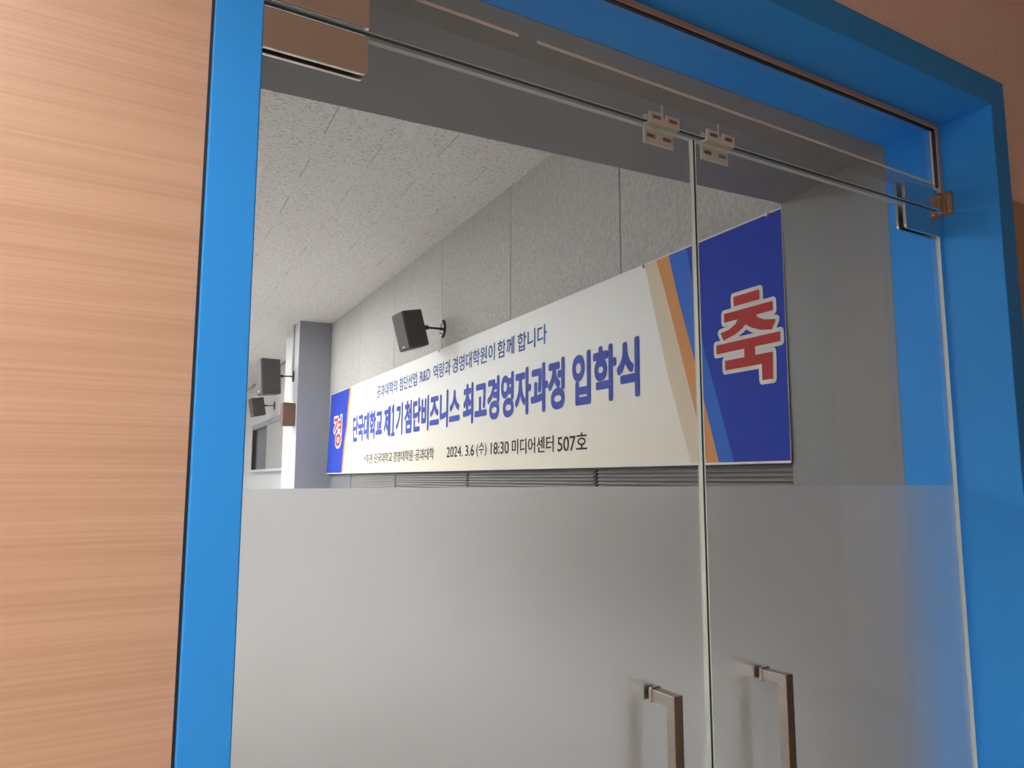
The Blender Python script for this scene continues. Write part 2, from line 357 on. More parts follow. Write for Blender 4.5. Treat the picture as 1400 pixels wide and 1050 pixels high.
def leaf(name, x0, x1, hinge, hx, label):
    org = (x0 if hinge < 0 else x1, YG, 0.0)
    e = tag(empty(name, org), label, 'glass door', kind='structure')
    pane('glass_pane', x0, x1, YG, YG + T, 0.012, Z_DOOR, e, org)
    f = box('frosted_film', (x0 + 0.002 - org[0], x1 - 0.002 - org[0], T + 0.0004, T + 0.0014, 0.02, Z_FROST), M['frost'], e)
    f['label'] = 'frosted privacy film on the lower glass'
    handle(e, org, hx, -1); handle(e, org, hx, 1)
    # lower half of the patch fitting at the pivot corner: front and back cover plates
    w_ = 0.165 if hinge > 0 else 0.190
    px0, px1 = (x0, x0 + w_) if hinge < 0 else (x1 - w_, x1)
    cr = (0, 1, 0, 0) if hinge < 0 else (1, 0, 0, 0)
    pm = M['chrome']
    p = plate('patch_fitting', px0, px1, 2.100, Z_DOOR - 0.0015, YG - 0.0075, YG - 0.0004, cr, 0.009, pm, e, org); p['label'] = 'polished metal patch plate at the pivot corner'
    plate('patch_fitting', px0, px1, 2.100, Z_DOOR - 0.0015, YG + T + 0.0004, YG + T + 0.0075, cr, 0.009, pm, e, org)
    return e
leaf('door_1', XL + 0.005, MID - 0.0025, -1, 0.966, 'left glass door leaf nearest the wood panelling, lower half frosted')
leaf('door_2', MID + 0.0025, XR - 0.007, 1, 1.258, 'right glass door leaf beside the blue reveal, lower half frosted')
# transom light over the doors
org = (XL, YG, Z_TR)
tr = tag(empty('window_1', org), 'clear glass transom over the doors in a thin tan metal channel', 'transom window', kind='structure')
pane('glass_pane', XL + 0.003, XR - 0.003, YG, YG + T, Z_TR, ZS - 0.004, tr, org)
def tbox(name, b, mat, bevel=0.0):
    x0, x1, y0, y1, z0, z1 = b
    return box(name, (x0 - org[0], x1 - org[0], y0 - org[1], y1 - org[1], z0 - org[2], z1 - org[2]), mat, tr, bevel=bevel, seg=1)
tbox('channel_rail', (XL, XR, YG - 0.014, YG - 0.001, ZS - 0.013, ZS), M['tan'], 0.001)
tbox('channel_rail', (XR - 0.012, XR, YG - 0.014, YG - 0.001, Z_TR + 0.045, ZS - 0.013), M['tan'], 0.001)
tbox('gasket', (XL, XR - 0.012, YG - 0.009, YG - 0.001, ZS - 0.017, ZS - 0.013), M['rubber_gap'])
tbox('gasket', (XR - 0.015, XR - 0.012, YG - 0.009, YG - 0.001, Z_TR + 0.06, ZS - 0.017), M['rubber_gap'])
# sealant bead (with a break) and hazy strip along the lower edge of the transom
def strip(name, pts, h, y0, y1, mat):
    V = []
    for x, z in pts: V += [(x - org[0], y0 - org[1], z - h - org[2]), (x - org[0], y0 - org[1], z + h - org[2]), (x - org[0], y1 - org[1], z + h - org[2]), (x - org[0], y1 - org[1], z - h - org[2])]
    Fs = [(3, 2, 1, 0)]
    for i in range(len(pts) - 1):
        a = 4 * i; b = a + 4
        for k in range(4): Fs.append((a + k, a + (k + 1) % 4, b + (k + 1) % 4, b + k))
    e = 4 * (len(pts) - 1); Fs.append((e, e + 1, e + 2, e + 3))
    return obj(name, V, Fs, mat, tr)
def bead(x): return CAM_Z + 0.8155 - 0.0145 * (x - 0.57) / 1.45
strip('sealant_bead', [(x, bead(x) + random.uniform(-0.0004, 0.0004)) for x in [XL + 0.004 + i * 0.03 for i in range(17)]], 0.0026, YG - 0.0022, YG - 0.0003, M['caulk'])
strip('sealant_bead', [(x, bead(x) + random.uniform(-0.0004, 0.0004)) for x in [0.715 + i * 0.032 for i in range(41)]], 0.0026, YG - 0.0022, YG - 0.0003, M['caulk'])
V = [(XL + 0.004 - org[0], -0.0006, bead(XL) - 0.002 - org[2]), (XR - 0.016 - org[0], -0.0006, bead(XR) - 0.002 - org[2]), (XR - 0.016 - org[0], -0.0006, bead(XR) - 0.040 - org[2]), (XL + 0.004 - org[0], -0.0006, bead(XL) - 0.040 - org[2])]
V += [(x, -0.0002, z) for x, y, z in V]
obj('hazy_film', V, [(0, 1, 2, 3), (7, 6, 5, 4), (0, 4, 5, 1), (1, 5, 6, 2), (2, 6, 7, 3), (3, 7, 4, 0)], M['haze'], tr)
for (x0, x1, cr, zt) in ((XL + 0.005, XL + 0.195, (0, 0, 0, 0), 2.236), (XR - 0.172, XR - 0.007, (0, 0, 0, 0), 2.230)):
    plate('patch_fitting', x0, x1, Z_TR + 0.0015, zt, YG - 0.0085, YG - 0.0008, cr, 0.009, M['chrome'], tr, org)
    plate('patch_fitting', x0, x1, Z_TR + 0.0015, zt, YG + T + 0.0004, YG + T + 0.0075, cr, 0.009, M['chrome'], tr, org)
# small bronze corner plate with four screws on the right reveal
bp2 = tbox('corner_plate', (XR - 0.004, XR - 0.0005, YG - 0.038, YG - 0.0030, 2.160, 2.2235), M['bronze'], 0.0012)
tbox('hinge_slit', (XR - 0.0046, XR - 0.0038, YG - 0.0215, YG - 0.0195, 2.164, 2.205), M['rubber_gap'])
for yy in (YG - 0.0095, YG - 0.0315):
    for zz in (2.1695, 2.214):
        Vc, Fc = cyl((XR - 0.004 - org[0], yy - org[1], zz - org[2]), (XR - 0.0068 - org[0], yy - org[1], zz - org[2]), 0.0042, 12, 0.003)
        obj('screw', Vc, Fc, M['screw'], bp2)

# ------------------------------------------------------------------ plastic door stops clipped on the transom edge
def door_stop(x0, label):
    x1 = x0 + 0.082; org2 = (x0 + 0.041, YG, Z_TR)
    e = tag(empty('door_stop', org2), label, 'door stop', 'plastic stops on the transom edge')
    def b(name, q, mat, bevel=0.0012, par=None):
        a0, a1, y0, y1, z0, z1 = q
        return box(name, (a0 - org2[0], a1 - org2[0], y0 - org2[1], y1 - org2[1], z0 - org2[2], z1 - org2[2]), mat, par or e, bevel=bevel, seg=2)
    mid = (x0 + x1) / 2
    # front jaw: two lobes with a notch between
    j = b('front_jaw', (x0, mid - 0.004, YG - 0.0045, YG - 0.0006, Z_TR - 0.003, Z_TR + 0.020), M['clip'])
    j2 = b('front_jaw', (mid + 0.004, x1, YG - 0.0045, YG - 0.0006, Z_TR - 0.003, Z_TR + 0.020), M['clip'])
    b('jaw_bridge', (mid - 0.005, mid + 0.005, YG - 0.0040, YG - 0.0010, Z_TR - 0.003, Z_TR + 0.010), M['clip'], 0.0006)
    b('saddle', (x0, x1, YG - 0.0045, YG + T + 0.008, Z_TR - 0.0055, Z_TR - 0.0008), M['clip'], 0.0008)
    b('back_jaw', (x0, x1, YG + T + 0.0006, YG + T + 0.0045, Z_TR - 0.001, Z_TR + 0.020), M['clip'])
    st = b('stop_tongue', (x0 + 0.001, x1 - 0.001, YG + T + 0.003, YG + T + 0.008, Z_TR - 0.040, Z_TR - 0.0055), M['clip'])
    for sx in (x0 + 0.008, x1 - 0.030):
        b('slot', (sx, sx + 0.022, YG - 0.0052, YG - 0.0040, Z_TR + 0.005, Z_TR + 0.0125), M['slot'], 0.0005, j)
        b('slot', (sx, sx + 0.022, YG + T + 0.0022, YG + T + 0.0036, Z_TR - 0.027, Z_TR - 0.019), M['slot'], 0.0005, st)
    b('adhesive_strip', (mid - 0.0065, mid - 0.0025, YG - 0.0016, YG - 0.0004, Z_TR + 0.010, Z_TR + 0.041), M['clip'], 0.0)
    return e
door_stop(0.985, 'milky plastic stop clipped over the left door, left of the meeting edges')
door_stop(1.146, 'milky plastic stop clipped over the right door, right of the meeting edges')

# ------------------------------------------------------------------ structure: the room behind
AW = 1.93                                     # felt wall plane (room x)
def rbox(name, b, mat, parent=None, bevel=0.0):
    """box given in room coordinates, z relative to the camera height"""
    x0, x1, y0, y1, z0, z1 = b; c = RM((x0 + x1) / 2, (y0 + y1) / 2, (z0 + z1) / 2)
    hx, hy, hz = (x1 - x0) / 2, (y1 - y0) / 2, (z1 - z0) / 2
    o = box(name, (-hx, hx, -hy, hy, -hz, hz), mat, None, c, RROT, bevel, 1)
    if parent: attach(o, parent)
    return o
def attach(o, p):
    o.parent = p; o.matrix_parent_inverse = Matrix.LocRotScale(p.location, p.rotation_euler, None).inverted()
ZCr = ZC - CAM_Z; ZF = -CAM_Z
FAR, LEFT = 17.0, -7.0
o = rbox('floor_room', (LEFT, AW + 0.3, 1.5, FAR, ZF - 0.1, ZF - 0.002), M['carpet']); tag(o, 'grey carpet floor of the hall behind the glass doors', 'floor', kind='structure')
cl = rbox('ceiling_room', (LEFT, AW + 0.3, 1.6, FAR, ZCr + 0.012, ZCr + 0.1), M['tile']); tag(cl, 'white fissured tile ceiling of the hall', 'ceiling', kind='structure')
wr = rbox('wall_right', (AW + 0.05, AW + 0.25, 1.80, FAR, ZF, ZCr), M['white']); tag(wr, 'long side wall of the hall carrying the banner', 'wall', kind='structure')
o = rbox('wall_left', (LEFT - 0.1, LEFT, 1.4, FAR, ZF, ZCr), M['white']); tag(o, 'opposite side wall of the hall', 'wall', kind='structure')
o = rbox('wall_back', (LEFT, AW + 0.3, FAR, FAR + 0.1, ZF, ZCr), M['white']); tag(o, 'far end wall of the hall', 'wall', kind='structure')
# room-side extension of the front wall to the left
o = rbox('wall_entry', (LEFT, -4.05, 1.4, 1.75, ZF, ZCr), M['white']); tag(o, 'entry wall of the hall left of the doorway', 'wall', kind='structure')
# ceiling tiles 615 x 316 in broken bond
TW, TR_ = 0.6145, 0.316
bond = {}
def tile_mesh(w, d):
    k = (round(w, 3), round(d, 3))
    if k not in bond:
        g, gy = 0.0013, 0.00012; c = 0.0015; h = 0.012
        x, y = w / 2 - g, d / 2 - gy
        V = [(-x + c, -y, 0), (x - c, -y, 0), (x - c, y, 0), (-x + c, y, 0), (-x, -y, c), (x, -y, c), (x, y, c), (-x, y, c), (-x, -y, h), (x, -y, h), (x, y, h), (-x, y, h)]
        Fc = [(0, 3, 2, 1), (0, 4, 7, 3), (1, 2, 6, 5), (4, 8, 11, 7), (5, 6, 10, 9), (0, 1, 5, 4), (2, 3, 7, 6), (4, 5, 9, 8), (6, 7, 11, 10)]
        me = bpy.data.meshes.new('ceiling_tile'); me.from_pydata(V, [], Fc); me.materials.append(M['tile']); bond[k] = me
    return bond[k]
y0t = 2.125 * 1.735; xs0 = 0.625 * 1.735
for k in range(-6, 36):
    ya = y0t + k * TR_; seam = xs0 + (0 if k % 2 == 0 else -TW / 2)
    xr = AW + 0.02
    edges = [xr]
    x = seam + TW * 3
    while x > -1.55:
        if x < xr - 0.02: edges.append(x)
        x -= TW
    for a, b in zip(edges[1:], edges[:-1]):
        d = TR_ - (0.007 if (k == 4 and a > 1.2) else 0)
        t = inst('ceiling_tile', tile_mesh(b - a, d), None, RM((a + b) / 2, ya + TR_ / 2, ZCr), RROT); attach(t, cl)
rbox('tile_backing', (-0.85, AW + 0.05, 1.87, 14.95, ZCr + 0.0085, ZCr + 0.0115), M['tileback'], cl)
# felt panels on the wall above the windows
seams = [1.80, 1.427 * AW, 2.008 * AW, 2.579 * AW, 3.15 * AW, 3.72 * AW, 8.38]
for a, b in zip(seams[:-1], seams[1:]):
    p = rbox('felt_panel', (AW, AW + 0.05, a + 0.0030, b - 0.0030, 0.25, ZCr), M['felt'], wr, 0.0015)
box_j = rbox('panel_backing', (AW + 0.012, AW + 0.05, 1.80, 8.38, 0.25, ZCr), M['seam'], wr)
# column at the end of the felt wall
colm = tag(empty('column', RM(1.575, 8.38, ZF), RROT), 'blue-grey square pillar at the far end of the banner', 'column', kind='structure')
cb = rbox('shaft', (1.577, AW + 0.05, 8.392, 9.20, ZF, ZCr), M['white'], colm)
cf = rbox('front_cladding', (1.575, AW + 0.05, 8.38, 8.392, ZF, ZCr), M['colgrey'], colm); cf['label'] = 'blue-grey front of the pillar'
Vc, Fc = cyl((0, 0, 1.18), (0, 0, ZCr - 0.001), 0.012, 10)
cd = obj('cable_conduit', Vc, Fc, M['white'], None, RM(1.562, 8.66, 0), RROT); attach(cd, colm)
# grey pier and window band under the banner
o = rbox('wall_pier', (AW, AW + 0.05, 7.40, 8.38, ZF, 0.25), M['pier'], wr)
win = tag(empty('window_2', RM(AW + 0.045, 1.8, -0.6), RROT), 'window band with dark mullions hidden behind grey blinds under the banner', 'window', kind='structure')
for a in (1.545 * AW, 2.322 * AW, 3.095 * AW, 7.375):
    m_ = rbox('mullion', (AW + 0.020, AW + 0.05, a - 0.03, a + 0.03, -0.62, 0.25), M['black'], win)
p_ = rbox('window_pane', (AW + 0.042, AW + 0.048, 1.82, 7.40, -0.62, 0.25), M['pane_grey'], win)
rbox('window_sill', (AW - 0.06, AW + 0.05, 1.80, 7.40, -0.66, -0.62), M['white'], win)
lowp = rbox('wall_base', (AW, AW + 0.05, 1.80, 7.40, ZF, -0.66), M['white'], wr)
# blinds
bl_edges = [1.785, 1.545 * AW, 2.322 * AW, 3.095 * AW, 7.385]
bl_lab = ['grey slatted blind under the banner, nearest the doorway', 'grey slatted blind under the banner, second from the doorway',
          'grey slatted blind under the banner, third from the doorway', 'grey slatted blind under the banner, farthest and next to the pillar']
for i in range(4):
    a, b = bl_edges[i] + 0.017, bl_edges[i + 1] - 0.017
    e = tag(empty('window_blind', RM(AW, (a + b) / 2, -0.6), RROT), bl_lab[i], 'blind', 'grey blinds under the banner')
    hw = (b - a) / 2
    V = []
    prof = [(-0.006, -0.0085), (0.0, -0.0095), (0.0075, 0.0085), (0.0015, 0.0095)]
    prof = [(-0.0085, -0.0065), (-0.0078, -0.0072), (0.0075, 0.0070), (0.0068, 0.0077)]
    V = [(x, -hw, z) for x, z in prof] + [(x, hw, z) for x, z in prof]
    me = bpy.data.meshes.new('slat'); me.from_pydata(V, [], [(0, 1, 2, 3), (7, 6, 5, 4), (0, 4, 5, 1), (1, 5, 6, 2), (2, 6, 7, 3), (3, 7, 4, 0)]); me.materials.append(M['slat'])
    for k in range(48):
        s = inst('slat', me, e, (0, 0, 0.005 + k * 0.0165))
    box('head_rail', (-0.014, 0.014, -hw, hw, 0.800, 0.830), M['slat'], e)
    box('bottom_rail', (-0.010, 0.010, -hw, hw, -0.020, -0.006), M['slat'], e)
# booth window far down the hall
bw = tag(empty('window_3', RM(AW + 0.05, 12.6, 0.12), RROT), 'dark booth window with a grey shade in the far white wall', 'window', kind='structure')
rbox('window_frame', (AW - 0.02, AW + 0.05, 10.85, 14.35, 0.86, 0.94), M['colgrey'], bw)
rbox('window_sill', (AW - 0.05, AW + 0.05, 10.80, 14.35, 0.115, 0.15), M['white'], bw)
rbox('window_frame', (AW - 0.01, AW + 0.05, 10.85, 10.93, 0.15, 0.86), M['black'], bw)
rbox('window_frame', (AW - 0.01, AW + 0.05, 11.12, 11.17, 0.15, 0.86), M['white'], bw)
rbox('window_pane', (AW + 0.03, AW + 0.052, 10.93, 14.30, 0.15, 0.86), M['pane_dark'], bw)
rbox('shade', (AW + 0.00, AW + 0.01, 11.17, 12.75, 0.15, 0.86), M['pane_grey'], bw)
rbox('window_frame', (AW - 0.01, AW + 0.05, 14.27, 14.35, 0.15, 0.86), M['black'], bw)

# ------------------------------------------------------------------ banner
B0, B1, BZ0, BZ1 = 8.235, 1.7775, 0.055, 0.903
def bx(z): return 1.9005 - 0.006 * (BZ1 - z) / (BZ1 - BZ0)
bnr = tag(empty('banner', RM(1.90, 5.0, BZ0), RROT), 'long white and blue printed ceremony banner hung on the felt wall', 'banner')
def bpt(y, z, off): return RM(bx(z) - off, y, z)
BI = Matrix.LocRotScale(bnr.location, bnr.rotation_euler, None).inverted()
def bobj(name, pts3, faces, mat):
    return obj(name, [BI @ p for p in pts3], faces, mat, bnr)
def bslab(name, poly, off, mat, th=0.0004):
    n = len(poly); V = [bpt(y, z, off + th) for y, z in poly] + [bpt(y, z, off) for y, z in poly]
    return bobj(name, V, [tuple(range(n)), tuple(range(2 * n - 1, n - 1, -1))] + [(i, n + i, n + (i + 1) % n, (i + 1) % n) for i in range(n)], mat)
def lerp_curve(c, z):
    c = sorted(c, key=lambda p: p[1])
    if z <= c[0][1]: (y0, z0), (y1, z1) = c[0], c[1]
    elif z >= c[-1][1]: (y0, z0), (y1, z1) = c[-2], c[-1]
    else:
        for i in range(len(c) - 1):
            if c[i][1] <= z <= c[i + 1][1]: (y0, z0), (y1, z1) = c[i], c[i + 1]; break
    # smooth with neighbours by simple linear interpolation
    return y0 + (y1 - y0) * (z - z0) / (z1 - z0)
def smooth_curve(c, z, r=0.06):
    return sum(lerp_curve(c, z + d * r) for d in (-1, -0.5, 0, 0.5, 1)) / 5
NZ = 24
zs = [BZ0 + (BZ1 - BZ0) * i / NZ for i in range(NZ + 1)]
def band(name, ca, cb_, off, mat):
    V = []
    for z in zs:
        ya = ca(z); yb = cb_(z); V += [bpt(ya, z, off), bpt(yb, z, off)]
    return bobj(name, V, [(2 * i, 2 * i + 1, 2 * i + 3, 2 * i + 2) for i in range(NZ)], mat)
def ledge(z): return 8.285 - 0.095 * (z - BZ0) / (BZ1 - BZ0)
bslab('cloth', [(ledge(BZ0), BZ0), (B1, BZ0), (B1, BZ1), (ledge(BZ1), BZ1)], -0.001, M['banner'], 0.001)
tanL = [(2.536, 0.897), (2.397, 0.415), (2.266, 0.059)]
tanO = [(2.457, 0.899), (2.402, 0.755), (2.307, 0.471), (2.219, 0.197), (2.180, 0.058)]
orB = [(2.373, 0.893), (2.331, 0.739), (2.225, 0.426), (2.183, 0.281), (2.114, 0.059)]
lbD = [(2.263, 0.896), (2.228, 0.716), (2.188, 0.519), (2.168, 0.451), (2.107, 0.274), (2.037, 0.06)]
band('cream_stripe', lambda z: smooth_curve(tanL, z), lambda z: smooth_curve(tanO, z), 0.0006, M['p_tan'])
band('orange_stripe', lambda z: smooth_curve(tanO, z), lambda z: smooth_curve(orB, z), 0.0006, M['p_or'])
band('blue_stripe', lambda z: smooth_curve(orB, z), lambda z: smooth_curve(lbD, z), 0.0006, M['p_lb'])
band('navy_field', lambda z: smooth_curve(lbD, z), lambda z: B1 + 0.002, 0.0006, M['p_db'])
lB = [(7.414, 0.883), (7.440, 0.76), (7.478, 0.65), (7.476, 0.54), (7.555, 0.398), (7.628, 0.069)]
band('navy_field', lambda z: ledge(z) - 0.004, lambda z: smooth_curve(lB, z), 0.0006, M['p_db'])
band('orange_stripe', lambda z: smooth_curve(lB, z), lambda z: smooth_curve(lB, z) - 0.060, 0.0006, M['p_or'])
band('cream_stripe', lambda z: smooth_curve(lB, z) - 0.060, lambda z: smooth_curve(lB, z) - 0.15, 0.0006, M['p_tan'])
bslab('hem', [(ledge(BZ0), BZ0 - 0.004), (B1, BZ0 - 0.004), (B1, BZ0 + 0.004), (ledge(BZ0), BZ0 + 0.004)], 0.0010, M['hem'])
bslab('hem', [(ledge(BZ1), BZ1 - 0.003), (B1, BZ1 - 0.003), (B1, BZ1 + 0.003), (ledge(BZ1), BZ1 + 0.003)], 0.0010, M['hem'])
for yy in (1.835, 2.545, 4.94, 7.41):
    Vc, Fc = cyl((0, 0, 0), (-0.012, 0, 0), 0.009, 12, 0.006)
    inv = BI @ RM(bx(BZ1), yy, BZ1 - 0.006)
    obj('grommet', [(v[0] + inv.x, v[1] + inv.y, v[2] + inv.z) for v in Vc], Fc, M['ring'], bnr)

def text_verts(s, off):
    cu = bpy.data.curves.new('txt', 'FONT'); cu.body = s; cu.size = 1.0; cu.resolution_u = 4; cu.offset = off; cu.fill_mode = 'FRONT'
    o = bpy.data.objects.new('txt', cu); COL.objects.link(o)
    dg = bpy.context.evaluated_depsgraph_get(); me = o.evaluated_get(dg).to_mesh()
    V = [v.co.copy() for v in me.vertices]; Fc = [tuple(p.vertices) for p in me.polygons]
    o.evaluated_get(dg).to_mesh_clear(); bpy.data.objects.remove(o); bpy.data.curves.remove(cu)
    return V, Fc
def lettering(s, ya, yb, z0, z1, mat, bold=0.0, layer=0.0012):
    V, Fc = text_verts(s, 0.0)
    if not V: return
    if bold:
        sh = [(bold * math.cos(2 * math.pi * k / 10), bold * math.sin(2 * math.pi * k / 10)) for k in range(10)] + [(0, 0)]
        V2, F2 = [], []
        for dx, dy in sh:
            n = len(V2); V2 += [Vector((v.x + dx, v.y + dy, 0.00008 * (n // len(V)))) for v in V]; F2 += [tuple(i + n for i in f) for f in Fc]
        V, Fc = V2, F2
    xa = min(v.x for v in V); xb = max(v.x for v in V); za = min(v.y for v in V); zb = max(v.y for v in V)
    P = [bpt(ya + (yb - ya) * (v.x - xa) / (xb - xa), z0 + (z1 - z0) * (v.y - za) / (zb - za), layer + v.z) for v in V]
    return bobj('lettering', P, Fc, mat)
L1 = [6.452, 5.880, 5.826, 5.402, 5.334, 5.118, 5.056, 4.722, 4.692, 4.021, 3.983, 3.763, 3.723, 3.386]
for i, s in enumerate(['공과대학의', '첨단산업', 'R&D', '역량과', '경영대학원이', '함께', '합니다']):
    h = (0.715, 0.797) if s == 'R&D' else (0.702, 0.809)
    lettering(s, L1[2 * i], L1[2 * i + 1], *h, M['p_txt1'], 0.010)
L2 = [7.234, 6.27, 6.222, 6.035, 5.890, 5.72, 5.674, 4.55, 4.496, 3.204, 3.132, 2.583]
for i, s in enumerate(['단국대학교', '제', '기', '첨단비즈니스', '최고경영자과정', '입학식']):
    lettering(s, L2[2 * i], L2[2 * i + 1], 0.345, 0.606, M['p_txt'], 0.041)
one = [[(5.945, 0.606), (5.945, 0.375), (5.985, 0.375), (5.985, 0.606)], [(5.945, 0.606), (5.985, 0.606), (6.010, 0.565), (6.010, 0.530), (5.985, 0.548), (5.945, 0.560)], [(6.012, 0.375), (5.918, 0.375), (5.918, 0.345), (6.012, 0.345)]]
V, Fc = [], []
for p in one:
    n = len(V); V += [bpt(y, z, 0.0012 + 0.00002 * n) for y, z in p]; Fc.append(tuple(range(n, n + len(p))))
bobj('lettering', V, Fc, M['p_txt'])
L3 = [6.791, 6.47, 6.464, 5.965, 5.937, 5.455, 5.426, 5.01, 4.767, 4.49, 4.448, 4.309, 4.274, 4.124, 4.064, 3.824, 3.784, 3.315, 3.276, 2.999]
for i, s in enumerate(['*주관 :', '단국대학교', '경영대학원', '·공과대학', '2024.', '3.6', '(수)', '18:30', '미디어센터', '507호']):
    h = (0.142, 0.212) if s in ('2024.', '3.6', '18:30') else (0.134, 0.219)
    lettering(s, L3[2 * i], L3[2 * i + 1], *h, M['p_blk'], 0.006)
# big red character with a white outline: strokes given on the banner plane
def hull_round(poly, r, k=10):
    P = [(y + r * math.cos(2 * math.pi * i / k), z + r * math.sin(2 * math.pi * i / k)) for y, z in poly for i in range(k)]
    P = sorted(set(P))
    def half(ps):
        h = []
        for p in ps:
            while len(h) > 1 and (h[-1][0] - h[-2][0]) * (p[1] - h[-2][1]) - (h[-1][1] - h[-2][1]) * (p[0] - h[-2][0]) <= 0: h.pop()
            h.append(p)
        return h
    a = half(P); b = half(P[::-1]); return a[:-1] + b[:-1]
strokes = [[(2.013, 0.648), (1.888, 0.648), (1.888, 0.613), (2.013, 0.613)], [(2.064, 0.595), (1.830, 0.595), (1.830, 0.563), (2.064, 0.563)],
           [(1.990, 0.566), (1.915, 0.566), (1.935, 0.548), (1.962, 0.541), (1.978, 0.552)],
           [(1.992, 0.566), (1.950, 0.544), (1.975, 0.526), (2.010, 0.545)], [(2.010, 0.547), (1.972, 0.527), (2.010, 0.511), (2.045, 0.532)], [(2.045, 0.533), (2.005, 0.512), (2.069, 0.498), (2.085, 0.528)],
           [(1.950, 0.566), (1.914, 0.566), (1.893, 0.547), (1.930, 0.521), (1.962, 0.540)], [(1.900, 0.552), (1.868, 0.538), (1.888, 0.506), (1.932, 0.522)], [(1.870, 0.539), (1.818, 0.530), (1.837, 0.498), (1.890, 0.506)],
           [(2.108, 0.486), (1.802, 0.486), (1.802, 0.453), (2.108, 0.453)], [(1.968, 0.455), (1.917, 0.455), (1.917, 0.420), (1.968, 0.420)],
           [(2.065, 0.423), (1.838, 0.423), (1.838, 0.388), (2.065, 0.388)], [(1.888, 0.390), (1.838, 0.390), (1.840, 0.332), (1.887, 0.332)]]
def big_glyph(name, polys, off, mat):
    V, Fc = [], []
    for k, p in enumerate(polys):
        n = len(V); V += [bpt(y, z, off + 0.00004 * k) for y, z in p]; Fc.append(tuple(range(n, n + len(p))))
    return bobj(name, V, Fc, mat)
big_glyph('lettering_outline', [hull_round(p, 0.0155) for p in strokes], 0.0012, M['p_wht'])
big_glyph('lettering', strokes, 0.0024, M['p_red'])
# the smaller one at the far end
gy0, gy1, gz0, gz1 = 8.03, 7.66, 0.32, 0.655
def gp(u, v): return (gy0 + (gy1 - gy0) * u, gz0 + (gz1 - gz0) * v)
def gpoly(*p): return [gp(*q) for q in p]
gs = [gpoly((.08, .93), (.50, .93), (.50, .83), (.08, .83)), gpoly((.50, .85), (.36, .85), (.30, .70), (.44, .68)), gpoly((.44, .70), (.28, .72), (.06, .55), (.14, .48)),
      gpoly((.80, .95), (.93, .95), (.93, .42), (.80, .42)), gpoly((.55, .82), (.82, .82), (.82, .73), (.55, .73)), gpoly((.55, .66), (.82, .66), (.82, .57), (.55, .57))]
for i in range(16):
    a, b = 2 * math.pi * i / 16, 2 * math.pi * (i + 1) / 16
    gs.append([gp(.60 + r * 1.55 * math.cos(t), .23 + r * math.sin(t)) for r, t in ((.20, a), (.20, b), (.10, b), (.10, a))])
big_glyph('lettering_outline', [hull_round(p, 0.024) for p in gs], 0.0012, M['p_wht'])
big_glyph('lettering', gs, 0.0024, M['p_red'])

# ------------------------------------------------------------------ wall speakers
def speaker(name, base, cx, cz, dims, tilt, yaw, label, arm_y, wall_x, shell='spk', group=None):
    """base: room y of the box centre; box hangs off a ball-joint arm fixed to the wall at wall_x"""
    dx, dy, dz = dims
    e = tag(empty(name, RM(cx, base, cz), RROT), label, 'speaker', group)
    R = Matrix.Rotation(yaw, 4, 'Z') @ Matrix.Rotation(tilt, 4, 'Y')
    # cabinet: tapered towards the back (+x), grille on -x
    hx, hy, hz = dx / 2, dy / 2, dz / 2
    V = [(-hx, -hy, -hz), (hx, -hy * .72, -hz * .96), (hx, hy * .72, -hz * .96), (-hx, hy, -hz), (-hx, -hy, hz), (hx, -hy * .72, hz * .96), (hx, hy * .72, hz * .96), (-hx, hy, hz)]
    me = bevel_me('cabinet', [R @ Vector(v) for v in V], BF, M[shell], min(dims) * 0.05, 2); inst('cabinet', me, e)
    g = [R @ Vector(v) for v in bv(-hx - 0.006, -hx + 0.004, -hy * .93, hy * .93, -hz * .95, hz * .95)]
    gr = inst('grille', bevel_me('grille', g, BF, M['grille' if shell == 'spk' else shell], 0.003, 1), e)
    bdg = [R @ Vector(v) for v in bv(-hx - 0.0085, -hx - 0.006, -hy * .2, hy * .2, -hz * .84, -hz * .78)]
    if shell == 'spk': obj('badge', bdg, BF, M['ring'], gr)
    if wall_x is None: return e
    back = R @ Vector((hx, 0, dz * 0.04)); wp = Vector((wall_x - cx, arm_y, back.z + 0.004))
    mid = back + (wp - back) * 0.30
    a = inst('bracket', obj_mesh(tube([back + Vector((-0.01, 0, 0)), mid], 0.016, 12)), e); a.data.materials.append(M['black'])
    a2 = inst('bracket_arm', obj_mesh(tube([mid, wp], 0.008, 10)), e); a2.data.materials.append(M['black'])
    Vp, Fp = cyl((wp.x, wp.y, wp.z), (wp.x - 0.012, wp.y, wp.z), 0.055, 20, 0.045)
    Vp = [(x, y, wp.z + (z - wp.z) * 1.25) for x, y, z in Vp]
    pl = obj('wall_plate', Vp, Fp, M['black'], e)
    for s in (-1, 1):
        Vs, Fs = cyl((wp.x - 0.012, wp.y, wp.z + s * 0.045), (wp.x - 0.017, wp.y, wp.z + s * 0.045), 0.007, 8); obj('screw', Vs, Fs, M['screw'], pl)
    return e
def obj_mesh(vf):
    me = bpy.data.meshes.new('part'); me.from_pydata([tuple(v) for v in vf[0]], [], vf[1]); me.update(); return me
speaker('wall_speaker', 4.93, 1.685, 1.025, (0.155, 0.20, 0.265), rad(-15), rad(3), 'black speaker tilted down on the felt wall above the banner', 0.02, AW)
speaker('wall_speaker', 8.66, 1.31, 1.12, (0.215, 0.25, 0.40), rad(-3), rad(5), 'large black speaker on the pillar, upper one beside the blue frame', 0.0, 1.577)
speaker('wall_speaker', 12.4, 1.72, 1.12, (0.19, 0.24, 0.29), rad(-10), rad(5), 'small distant black speaker above the booth window, lower one beside the blue frame', 0.0, AW + 0.05)
